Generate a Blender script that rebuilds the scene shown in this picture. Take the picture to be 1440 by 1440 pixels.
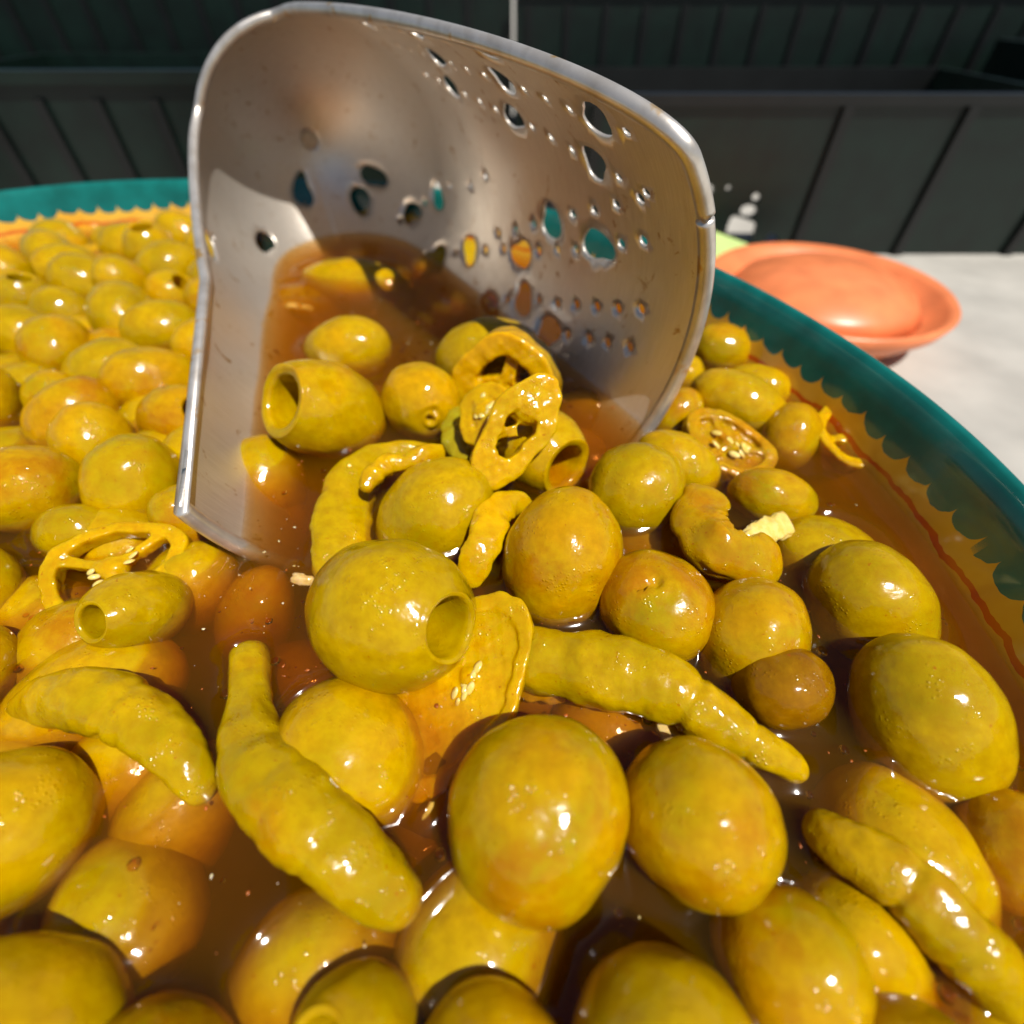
import bpy, bmesh, math, random
import numpy as np
from mathutils import Vector, Matrix, noise, geometry
from mathutils.bvhtree import BVHTree

random.seed(7); rng = np.random.default_rng(7)
S = 0.01                                   # the builders below work in centimetres; meshes are written in metres
scene = bpy.context.scene
for o in list(bpy.data.objects): bpy.data.objects.remove(o)

# ------------------------------------------------------------------ camera
FPX, PITCH, CH = 693.0, math.radians(47), 9.64
cam = bpy.data.cameras.new('camera'); co = bpy.data.objects.new('camera', cam); scene.collection.objects.link(co)
co.location = (0, 0, CH * S); co.rotation_euler = (math.pi / 2 - PITCH, 0, 0)
cam.sensor_width = 36; cam.lens = 36 * FPX / 1440; cam.clip_start = 0.001; cam.clip_end = 100
cam.dof.use_dof = True; cam.dof.focus_distance = 0.102; cam.dof.aperture_fstop = 8.0
scene.camera = co
# ------------------------------------------------------------------ sky and sun
SUN = Vector((.31, -.37, .87)).normalized()
w = bpy.data.worlds.new("World"); scene.world = w; w.use_nodes = True
nt = w.node_tree; nt.nodes.clear()
sky = nt.nodes.new('ShaderNodeTexSky'); sky.sky_type = 'NISHITA'; sky.sun_disc = False
sky.sun_elevation = math.asin(SUN.z); sky.sun_rotation = math.atan2(SUN.x, SUN.y)
bg = nt.nodes.new('ShaderNodeBackground'); bg.inputs[1].default_value = 0.05
wo = nt.nodes.new('ShaderNodeOutputWorld')
nt.links.new(sky.outputs[0], bg.inputs[0]); nt.links.new(bg.outputs[0], wo.inputs[0])
sl = bpy.data.lights.new('sun', 'SUN'); so = bpy.data.objects.new('sun', sl); scene.collection.objects.link(so)
sl.energy = 5.0; sl.angle = math.radians(0.5); sl.color = (1, .955, .88)
so.rotation_euler = SUN.to_track_quat('Z', 'Y').to_euler(); so.location = (0.3, 0.1, 0.5)
scene.view_settings.view_transform = 'Standard'; scene.view_settings.look = 'None'
scene.view_settings.exposure = 0.14; scene.view_settings.gamma = 1
scene.render.resolution_x = scene.render.resolution_y = 1024
try:
    scene.cycles.max_bounces = 10; scene.cycles.transparent_max_bounces = 24
    scene.cycles.volume_bounces = 2; scene.cycles.caustics_reflective = False
except Exception: pass

# ------------------------------------------------------------------ coordinates
FW = np.array([0, math.cos(PITCH), -math.sin(PITCH)]); UP = np.array([0, math.sin(PITCH), math.cos(PITCH)])
RT = np.array([1., 0, 0]); CC = np.array([0, 0, CH])
def at(px, py, Z=0.0):
    d = FW + RT * (px - 720) / FPX + UP * (720 - py) / FPX
    return CC + d * (Z - CH) / d[2]
def scale_at(P): return float((P - CC) @ FW) / FPX            # centimetres per pixel there
def cv(v):                                                  # (right, up, toward) -> world
    q = v[0] * RT + v[1] * UP - v[2] * FW
    return q / np.linalg.norm(q)

# ------------------------------------------------------------------ object helpers
def link(o, parent=None):
    scene.collection.objects.link(o)
    if parent: o.parent = parent
    return o
def tag(o, label, cat, group=None, kind=None):
    if label: o['label'] = label
    if cat: o['category'] = cat
    if group: o['group'] = group
    if kind: o['kind'] = kind
    return o
ORIG = {}
def empty(name, loc):
    o = link(bpy.data.objects.new(name, None)); o.location = [c * S for c in loc]; o.empty_display_size = .01
    ORIG[o.name] = np.array(loc, float); return o
def obj(name, V, Fc, mat, parent=None, origin=None, smooth=True, attrs=None):
    V = np.asarray(V, float)
    if origin is None: origin = ORIG[parent.name] if parent else V.mean(0)
    origin = np.asarray(origin, float)
    me = bpy.data.meshes.new(name)
    me.from_pydata(((V - origin) * S).tolist(), [], Fc if isinstance(Fc, list) else Fc.tolist())
    if smooth: me.polygons.foreach_set('use_smooth', [True] * len(me.polygons))
    if attrs:
        for k, a in attrs.items():
            at_ = me.attributes.new(k, 'FLOAT', 'POINT'); at_.data.foreach_set('value', np.asarray(a, np.float32))
    for m in (mat if isinstance(mat, list) else [mat]): me.materials.append(m)
    me.update()
    o = link(bpy.data.objects.new(name, me), parent)
    base = ORIG[parent.name] if parent else np.zeros(3)
    o.location = [c * S for c in (origin - base)]
    ORIG[o.name] = origin
    return o
WET = []                                                    # world-space meshes that pull up a meniscus
def wet(V, F):
    WET.append((np.asarray(V, float), [list(f) for f in F]))

# ------------------------------------------------------------------ materials
def newmat(name):
    m = bpy.data.materials.new(name); m.use_nodes = True; n = m.node_tree; n.nodes.clear()
    out = n.nodes.new('ShaderNodeOutputMaterial'); b = n.nodes.new('ShaderNodeBsdfPrincipled')
    n.links.new(b.outputs[0], out.inputs[0]); return m, n, b, out
def N(n, typ, **kw):
    x = n.nodes.new(typ)
    for k, v in kw.items():
        if k.startswith('i_'): x.inputs[k[2:].replace('_', ' ')].default_value = v
        else: setattr(x, k, v)
    return x
def coords4(n):
    tc = n.nodes.new('ShaderNodeTexCoord'); oi = n.nodes.new('ShaderNodeObjectInfo')
    mu = N(n, 'ShaderNodeVectorMath', operation='SCALE'); mu.inputs[0].default_value = (3.1, 5.3, 7.7)
    n.links.new(oi.outputs['Random'], mu.inputs['Scale'])
    ad_ = N(n, 'ShaderNodeVectorMath', operation='ADD'); n.links.new(tc.outputs['Object'], ad_.inputs[0]); n.links.new(mu.outputs[0], ad_.inputs[1])
    return ad_.outputs[0], None, oi.outputs['Random']
def noise4(n, co_, w_, scale, detail=3, rough=.5, dist=0):
    x = N(n, 'ShaderNodeTexNoise'); x.inputs['Scale'].default_value = scale
    x.inputs['Detail'].default_value = detail; x.inputs['Roughness'].default_value = rough; x.inputs['Distortion'].default_value = dist
    n.links.new(co_, x.inputs['Vector']); return x.outputs['Fac']
def ramp(n, fac, stops):
    r = n.nodes.new('ShaderNodeValToRGB'); e = r.color_ramp.elements
    while len(e) < len(stops): e.new(.5)
    for q, (p, c) in zip(e, stops):
        q.position = p; q.color = (*c, 1) if len(c) == 3 else c
    n.links.new(fac, r.inputs[0]); return r.outputs[0]
def mix(n, fac, a, b, mode='MIX'):
    m = N(n, 'ShaderNodeMix', data_type='RGBA', blend_type=mode)
    for sock, v in ((m.inputs[0], fac), (m.inputs[6], a), (m.inputs[7], b)):
        if isinstance(v, (int, float)): sock.default_value = v
        elif isinstance(v, tuple): sock.default_value = (*v, 1)
        else: n.links.new(v, sock)
    return m.outputs[2]
G3 = lambda v: (v, v, v)
def food(name, c1, c2, c3, stain=(.5, .17, .005), stain_lo=.60, stain_hi=.72, rough=.12, sss=.25, bump=.35, drops=True, sssr=.0025):
    m, n, b, out = newmat(name)
    c, w_, rnd = coords4(n)
    big = noise4(n, c, w_, 55, 3, .5, .4)
    base = ramp(n, big, [(.3, c1), (.5, c2), (.7, c3)])
    mot = noise4(n, c, w_, 420, 4, .6)
    base = mix(n, ramp(n, mot, [(.38, G3(0)), (.68, G3(.6))]), base, (c2[0] * .74, c2[1] * .60, 0.0))
    st = noise4(n, c, w_, 62, 6, .66, .2)
    sf = ramp(n, st, [(stain_lo, G3(0)), (stain_hi, G3(.7))])
    base = mix(n, sf, base, stain)
    sp = noise4(n, c, w_, 900, 2, .5)
    base = mix(n, ramp(n, sp, [(.70, G3(0)), (.76, G3(.7))]), base, (.33, .08, .003))
    n.links.new(base, b.inputs['Base Color'])
    b.inputs['Subsurface Weight'].default_value = sss; b.inputs['Subsurface Radius'].default_value = (1.0, .55, .08)
    b.inputs['Subsurface Scale'].default_value = sssr
    b.inputs['IOR'].default_value = 1.33
    rr = ramp(n, noise4(n, c, w_, 200, 3), [(.3, G3(rough * .6)), (.75, G3(rough * 1.9))]); n.links.new(rr, b.inputs['Roughness'])
    b.inputs['Coat Weight'].default_value = .35; b.inputs['Coat Roughness'].default_value = .06
    # relief: soft dimples, fine skin, scattered oil droplets
    h1 = noise4(n, c, w_, 150, 3, .5); h2 = noise4(n, c, w_, 800, 3, .6)
    bp = N(n, 'ShaderNodeBump'); bp.inputs['Strength'].default_value = bump; bp.inputs['Distance'].default_value = .0012
    n.links.new(h1, bp.inputs['Height'])
    bp2 = N(n, 'ShaderNodeBump'); bp2.inputs['Strength'].default_value = bump * .45; bp2.inputs['Distance'].default_value = .0003
    n.links.new(h2, bp2.inputs['Height']); n.links.new(bp.outputs[0], bp2.inputs['Normal'])
    last = bp2.outputs[0]
    if drops:
        for vsc, rad_, g0, g1, dist_, gs, sg in ((900, .30, .58, .68, .00026, 150, .5), (1300, .38, .54, .64, .00024, 190, .6)):
            v = N(n, 'ShaderNodeTexVoronoi', feature='F1'); v.inputs['Scale'].default_value = vsc
            n.links.new(c, v.inputs['Vector'])
            dm = ramp(n, v.outputs['Distance'], [(0.05, G3(1)), (rad_, G3(0))])
            gate = ramp(n, noise4(n, c, w_, gs, 3), [(g0, G3(0)), (g1, G3(1))])
            mm = mix(n, 1.0, dm, gate, 'MULTIPLY')
            b3 = N(n, 'ShaderNodeBump'); b3.inputs['Strength'].default_value = sg; b3.inputs['Distance'].default_value = dist_
            n.links.new(mm, b3.inputs['Height']); n.links.new(last, b3.inputs['Normal']); last = b3.outputs[0]
    n.links.new(last, b.inputs['Normal']); n.links.new(last, b.inputs['Coat Normal'])
    return m
M = {}
M['olive_green'] = food('olive_green', (.31, .212, .0), (.44, .285, .0), (.52, .315, .0), stain=(.40, .18, .0), stain_lo=.58, stain_hi=.84, bump=.32)
M['olive_yellow'] = food('olive_yellow', (.38, .265, .0), (.50, .31, .0), (.56, .30, .0), stain=(.42, .16, .0), stain_lo=.54, stain_hi=.78, bump=.3)
M['olive_amber'] = food('olive_amber', (.34, .245, .0), (.48, .285, .0), (.50, .245, .0), stain=(.36, .125, .0), stain_lo=.50, stain_hi=.64, bump=.38)
M['olive_brown'] = food('olive_brown', (.2, .10, .0), (.27, .13, .0), (.33, .15, .0), stain=(.16, .05, .0), stain_lo=.5, stain_hi=.7)
M['pepper'] = food('pepper', (.33, .225, .0), (.45, .295, .0), (.53, .32, .0), stain=(.42,.15,.0), stain_lo=.54, stain_hi=.76, rough=.11, sss=.4, bump=.45, sssr=.003)
M['pepper_flesh'] = food('pepper_flesh', (.46, .29, .0), (.60, .36, .0), (.68, .37, .0), stain=(.46,.18,.0), stain_lo=.56, stain_hi=.78, rough=.12, sss=.6, bump=.35, sssr=.004)
M['pepper_dark'] = food('pepper_dark', (.22, .20, .006), (.33, .27, .007), (.42, .32, .008), stain_lo=.7, stain_hi=.9, sss=.4, bump=.6)
M['pepper_amber'] = food('pepper_amber', (.34, .22, .0), (.46, .27, .0), (.52, .23, .0), stain=(.40,.12,.0), stain_lo=.50, stain_hi=.70, sss=.45, bump=.45)
M['seed'] = food('seed', (.72, .55, .16), (.80, .62, .2), (.85, .68, .28), stain_lo=.75, stain_hi=.9, drops=False)
M['garlic'] = food('garlic', (.78, .66, .40), (.85, .74, .48), (.85, .7, .4), stain_lo=.62, stain_hi=.75, drops=False)

# steel
m, n, b, out = newmat('brushed_steel'); M['steel'] = m
at1 = N(n, 'ShaderNodeAttribute', attribute_name='along'); at2 = N(n, 'ShaderNodeAttribute', attribute_name='around')
cx = n.nodes.new('ShaderNodeCombineXYZ'); n.links.new(at1.outputs['Fac'], cx.inputs[0]); n.links.new(at2.outputs['Fac'], cx.inputs[1])
mp = N(n, 'ShaderNodeMapping'); mp.inputs['Scale'].default_value = (9, .55, 1); n.links.new(cx.outputs[0], mp.inputs[0])
br = N(n, 'ShaderNodeTexNoise'); br.inputs['Scale'].default_value = 2.2; br.inputs['Detail'].default_value = 8; br.inputs['Roughness'].default_value = .7
n.links.new(mp.outputs[0], br.inputs['Vector'])
bl = N(n, 'ShaderNodeTexNoise'); bl.inputs['Scale'].default_value = .55; bl.inputs['Detail'].default_value = 5; n.links.new(cx.outputs[0], bl.inputs['Vector'])
base = ramp(n, br.outputs['Fac'], [(.25, (.74, .67, .58)), (.75, (.94, .88, .80))])
tr = N(n, 'ShaderNodeTexNoise'); tr.inputs['Scale'].default_value = 1.5; tr.inputs['Detail'].default_value = 6; tr.inputs['Roughness'].default_value = .6; tr.inputs['Distortion'].default_value = 1.0
n.links.new(cx.outputs[0], tr.inputs['Vector'])
drip = ramp(n, tr.outputs['Fac'], [(.62, G3(0)), (.69, G3(.8))])
base = mix(n, drip, base, (.42, .22, .02))
n.links.new(base, b.inputs['Base Color']); b.inputs['Metallic'].default_value = .8
rr = ramp(n, br.outputs['Fac'], [(.2, G3(.30)), (.8, G3(.50))]); n.links.new(rr, b.inputs['Roughness'])
bp = N(n, 'ShaderNodeBump'); bp.inputs['Strength'].default_value = .25; bp.inputs['Distance'].default_value = .0002
n.links.new(br.outputs['Fac'], bp.inputs['Height']); n.links.new(bp.outputs[0], b.inputs['Normal'])
m, n, b, out = newmat('rim_steel'); M['rim_steel'] = m
tc = n.nodes.new('ShaderNodeTexCoord')
x = N(n, 'ShaderNodeTexNoise'); x.inputs['Scale'].default_value = 160; x.inputs['Detail'].default_value = 6; n.links.new(tc.outputs['Object'], x.inputs['Vector'])
bc = ramp(n, x.outputs['Fac'], [(.3, (.60, .54, .47)), (.6, (.78, .73, .67))])
y = N(n, 'ShaderNodeTexNoise'); y.inputs['Scale'].default_value = 110; y.inputs['Detail'].default_value = 4; n.links.new(tc.outputs['Object'], y.inputs['Vector'])
bc = mix(n, ramp(n, y.outputs['Fac'], [(.62, G3(0)), (.68, G3(.85))]), bc, (.6, .33, .04))
n.links.new(bc, b.inputs['Base Color']); b.inputs['Metallic'].default_value = .7; b.inputs['Roughness'].default_value = .32
bp = N(n, 'ShaderNodeBump'); bp.inputs['Strength'].default_value = .3; bp.inputs['Distance'].default_value = .0004
n.links.new(x.outputs['Fac'], bp.inputs['Height']); n.links.new(bp.outputs[0], b.inputs['Normal'])

# glazed pottery, painted: teal band with scalloped lower edge, thin red-orange line on yellow
m, n, b, out = newmat('painted_glaze'); M['glaze'] = m
A = N(n, 'ShaderNodeAttribute', attribute_name='arc'); H = N(n, 'ShaderNodeAttribute', attribute_name='height')
tc = n.nodes.new('ShaderNodeTexCoord')
wn = N(n, 'ShaderNodeTexNoise'); wn.inputs['Scale'].default_value = 90; wn.inputs['Detail'].default_value = 3; n.links.new(tc.outputs['Object'], wn.inputs['Vector'])
def mth(op, a, b_=None, c_=None, clamp=False):
    q = N(n, 'ShaderNodeMath', operation=op); q.use_clamp = clamp
    for i, v in enumerate((a, b_, c_)):
        if v is None: continue
        if isinstance(v, (int, float)): q.inputs[i].default_value = v
        else: n.links.new(v, q.inputs[i])
    return q.outputs[0]
wob = mth('MULTIPLY_ADD', wn.outputs['Fac'], .5, -.25)
hz = mth('ADD', H.outputs['Fac'], wob)
fr = mth('SUBTRACT', mth('FRACT', mth('DIVIDE', A.outputs['Fac'], .95)), .5)
sc = mth('SQRT', mth('MAXIMUM', mth('SUBTRACT', .25, mth('MULTIPLY', fr, fr)), 0))
edge = mth('SUBTRACT', 1.30, mth('MULTIPLY', sc, .7))
teal = mth('GREATER_THAN', hz, edge)
yel = ramp(n, wn.outputs['Fac'], [(.3, (.72, .36, .02)), (.7, (.80, .47, .05))])
ln = mth('LESS_THAN', mth('ABSOLUTE', mth('SUBTRACT', hz, .52)), .07)
col = mix(n, ln, yel, (.62, .10, .01))
tl = ramp(n, wn.outputs['Fac'], [(.3, (.004, .10, .085)), (.7, (.006, .17, .15))])
col = mix(n, teal, col, tl)
n.links.new(col, b.inputs['Base Color']); b.inputs['Roughness'].default_value = .12; b.inputs['Coat Weight'].default_value = .5

def simple(name, c, rough=.5, ns=60, var=.15, metallic=0, bump=.1):
    m, n, b, out = newmat(name); tc = n.nodes.new('ShaderNodeTexCoord')
    x = N(n, 'ShaderNodeTexNoise'); x.inputs['Scale'].default_value = ns; x.inputs['Detail'].default_value = 5; n.links.new(tc.outputs['Object'], x.inputs['Vector'])
    n.links.new(ramp(n, x.outputs['Fac'], [(.3, tuple(v * (1 - var) for v in c)), (.7, tuple(min(1, v * (1 + var)) for v in c))]), b.inputs['Base Color'])
    b.inputs['Roughness'].default_value = rough; b.inputs['Metallic'].default_value = metallic
    bp = N(n, 'ShaderNodeBump'); bp.inputs['Strength'].default_value = bump; bp.inputs['Distance'].default_value = .001
    n.links.new(x.outputs['Fac'], bp.inputs['Height']); n.links.new(bp.outputs[0], b.inputs['Normal']); M[name] = m; return m
simple('table_cloth', (.42, .40, .36), .8, 30, .12, bump=.3)
simple('crate_plastic', (.002, .009, .006), .4, 50, .4)
simple('dark_plastic', (.004, .005, .005), .4, 50, .3)
simple('crate_green', (.01, .30, .12), .35, 50, .3)
simple('board_lime', (.60, .78, .28), .4, 50, .06)
simple('terracotta', (.75, .22, .08), .35, 60, .15)
simple('cream_glaze', (.75, .72, .62), .2, 60, .1)

# brine: thin clear skin over a cloudy orange-brown volume
m, n, b, out = newmat('brine'); M['brine'] = m; n.nodes.remove(b)
tr_ = n.nodes.new('ShaderNodeBsdfTransparent'); gl = n.nodes.new('ShaderNodeBsdfGlossy'); gl.inputs['Roughness'].default_value = .08
frn = N(n, 'ShaderNodeFresnel'); frn.inputs['IOR'].default_value = 1.4
tc = n.nodes.new('ShaderNodeTexCoord')
rn = N(n, 'ShaderNodeTexNoise'); rn.inputs['Scale'].default_value = 70; rn.inputs['Detail'].default_value = 3; n.links.new(tc.outputs['Object'], rn.inputs['Vector'])
bp = N(n, 'ShaderNodeBump'); bp.inputs['Strength'].default_value = .12; bp.inputs['Distance'].default_value = .001
n.links.new(rn.outputs['Fac'], bp.inputs['Height']); n.links.new(bp.outputs[0], gl.inputs['Normal']); n.links.new(bp.outputs[0], frn.inputs['Normal'])
ms = n.nodes.new('ShaderNodeMixShader'); geo_ = n.nodes.new('ShaderNodeNewGeometry'); inv = N(n, 'ShaderNodeMath', operation='SUBTRACT'); inv.inputs[0].default_value = 1; n.links.new(geo_.outputs['Backfacing'], inv.inputs[1])
fm = N(n, 'ShaderNodeMath', operation='MULTIPLY'); n.links.new(frn.outputs[0], fm.inputs[0]); n.links.new(inv.outputs[0], fm.inputs[1]); n.links.new(fm.outputs[0], ms.inputs[0]); n.links.new(tr_.outputs[0], ms.inputs[1]); n.links.new(gl.outputs[0], ms.inputs[2])
n.links.new(ms.outputs[0], out.inputs['Surface'])
va = n.nodes.new('ShaderNodeVolumeAbsorption'); va.inputs['Color'].default_value = (.82, .52, .0, 1); va.inputs['Density'].default_value = 190
vs = n.nodes.new('ShaderNodeVolumeScatter'); vs.inputs['Color'].default_value = (1., .70, .0, 1); vs.inputs['Density'].default_value = 52; vs.inputs['Anisotropy'].default_value = .4
ad = n.nodes.new('ShaderNodeAddShader'); n.links.new(va.outputs[0], ad.inputs[0]); n.links.new(vs.outputs[0], ad.inputs[1]); n.links.new(ad.outputs[0], out.inputs['Volume'])

# ------------------------------------------------------------------ the dish
C0 = np.array([-14.7, 7.0]); BR = 25.5
def rout(ang): return BR * (1 + .004 * np.sin(3 * np.asarray(ang) + 1) + .002 * np.sin(7 * np.asarray(ang)))
PROF = [(.45, -4.8), (.6, -4.7), (.72, -4.3), (.80, -3.5), (.86, -2.2), (.905, -.8), (.93, 0), (.952, .8), (.97, 1.6), (.982, 2.05), (.992, 2.25), (1.0, 2.32),
        (1.012, 2.26), (1.022, 2.05), (1.02, 1.6), (1.0, .6), (.965, -1.2), (.92, -2.8), (.86, -4.2), (.78, -5.1), (.66, -5.45), (.5, -5.5)]
PROF = [(1 - (1 - r) * .47, z) for r, z in PROF]
def bowl():
    na = 900; ang = np.linspace(0, 2 * math.pi, na, endpoint=False); R = rout(ang)
    rim = C0 + np.c_[np.cos(ang), np.sin(ang)] * R[:, None]
    arc = np.r_[0, np.cumsum(np.linalg.norm(np.diff(rim, axis=0), axis=1))]
    prof = [(.02, -4.85), (.25, -4.85)] + PROF + [(.25, -5.5), (.02, -5.5)]
    V = []; hz_ = []; ar = []
    for r, z in prof:
        yy = C0[1] + np.sin(ang) * R; hf = 1 + .03 * np.sin(ang * 3) + .015 * np.sin(ang * 11)      # hand-thrown, the lip is not quite level
        wav = 1 + .001 * np.sin(ang * 17)
        V.append(np.c_[C0 + np.c_[np.cos(ang), np.sin(ang)] * (R * r * wav)[:, None], (z * hf if z > 0 else np.full(na, z))]); hz_ += [z] * na; ar += list(arc)
    V = np.concatenate(V); F = []
    for j in range(len(prof) - 1):
        for i in range(na):
            k = (i + 1) % na; F.append((j * na + i, j * na + k, (j + 1) * na + k, (j + 1) * na + i))
    F.append(tuple(range(na))[::-1]); F.append(tuple((len(prof) - 1) * na + i for i in range(na)))
    F = [f[::-1] for f in F]
    o = obj('serving_bowl', V, F, M['glaze'], origin=(C0[0], C0[1], -5.5), attrs={'arc': ar, 'height': hz_})
    tag(o, 'glazed pottery bowl with teal rim and scalloped paint edge, holding olives and brine', 'bowl')
    wet(V, F[:-2]); return o
bowl()
# white table
def slab(name, mat, x0, x1, y0, y1, z0, z1, parent=None, origin=None):
    V = [(x, y, z) for z in (z0, z1) for x, y in ((x0, y0), (x1, y0), (x1, y1), (x0, y1))]
    F = [(0, 3, 2, 1), (4, 5, 6, 7), (0, 1, 5, 4), (1, 2, 6, 5), (2, 3, 7, 6), (3, 0, 4, 7)]
    return obj(name, V, F, mat, parent, origin=origin, smooth=False)
t = slab('tabletop', M['table_cloth'], -4000, 4000, -120, 9000, -8.5, -5.5)
tag(t, 'pale woven tabletop under the bowl', 'table', kind='structure')

# ------------------------------------------------------------------ strainer cup
KC = np.array([-1.1967, 9.8088, 3.1229]); az, el, KR, KK = -.4046, .0446, 6.5195, .0814
KA = np.array([math.sin(az) * math.cos(el), math.cos(az) * math.cos(el), math.sin(el)])
E1 = np.cross(KA, [0, 0, 1]); E1 /= np.linalg.norm(E1); E2 = np.cross(E1, KA)
SL, SE = 17.5, 23.4
def krad(s):
    s = np.asarray(s, float); r = KR - KK * s; t_ = np.clip((s - SL) / (SE - SL), 0, 1)
    return r * np.power(np.clip(1 - t_ ** 2.2, 0, 1), .5)
ss = np.linspace(0, SE - 1e-3, 3000); kl = np.r_[0, np.cumsum(np.hypot(np.diff(ss), np.diff(krad(ss))))]
L_END = np.interp(.35, krad(ss)[::-1], kl[::-1])
def s_of_l(l): return np.interp(l, kl, ss)
def kpt(th, s, off=0.0):
    th = np.asarray(th); s = np.asarray(s); r = krad(s); dr = (krad(s + 1e-3) - krad(s - 1e-3)) / 2e-3
    nn = np.hypot(1, dr); rr = r + off / nn; s2 = s - off * dr / nn
    return KC + s2[..., None] * KA + rr[..., None] * (np.cos(th)[..., None] * E1 + np.sin(th)[..., None] * E2)
def ray_cup(px, py):
    d = FW + RT * (px - 720) / FPX + UP * (720 - py) / FPX
    t_ = np.linspace(6, 60, 5400); P = CC + t_[:, None] * d
    s = (P - KC) @ KA; q = P - KC - s[:, None] * KA; rad = np.linalg.norm(q, axis=1)
    g = np.where(s < SE, rad - krad(np.clip(s, 0, SE)), 1)
    i = [j for j in range(1, len(t_)) if g[j - 1] < 0 <= g[j] and s[j] > 0]
    if not i: return None
    j = i[-1]; return math.atan2(q[j] @ E2, q[j] @ E1), s[j]
BIG = [(775,312),(840,345),(732,358),(660,352),(617,362),(615,277),(580,300),(507,282),(525,248),(425,267),(431,299),(372,340),(395,352),(688,428),(735,422),(772,467),(413,236)]
SML = [(900,279),(866,287),(835,295),(805,300),(750,315),(725,322),(700,328),(661,261),(683,247),(632,262),(903,339),(872,343),(810,350),(783,351),(756,353),(708,350),(682,351),(640,355),(598,360),
       (900,435),(868,434),(839,431),(811,428),(784,427),(757,422),(712,421),(885,488),(854,482),(828,476),(798,470),(514,265),(597,285),(563,310),(422,250),(428,283)]
U0 = 5.0; CUT = -math.pi / 2
def uth(th): return (th - CUT) % (2 * math.pi)
holes = []
for L_, rh in ((BIG, .50), (SML, .145)):
    for p in L_:
        h = ray_cup(*p)
        if h: holes.append((uth(h[0]), h[1], rh))
for row in range(12):                                       # the rows go on round the side above the picture
    th = math.radians(118 + row * 13.5)
    for k in range(13):
        holes.append((th + .02 * k, 2.0 + k * 1.05, .42 if (k + row) % 4 == 2 else .12))
def mouth(th):
    """how far back the lip lies at angle th: full at the right and below, cut away above and at the left like a scoop"""
    d = (np.degrees(th) + 180) % 360 - 180
    sm = lambda a, b, x: (lambda t_: t_ * t_ * (3 - 2 * t_))(np.clip((x - a) / (b - a), 0, 1))
    return 19.0 * sm(40, 98, np.where(d < -170, d + 360, d)) * (1 - sm(150, 236, np.where(d < 0, d + 360, d)))
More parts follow.
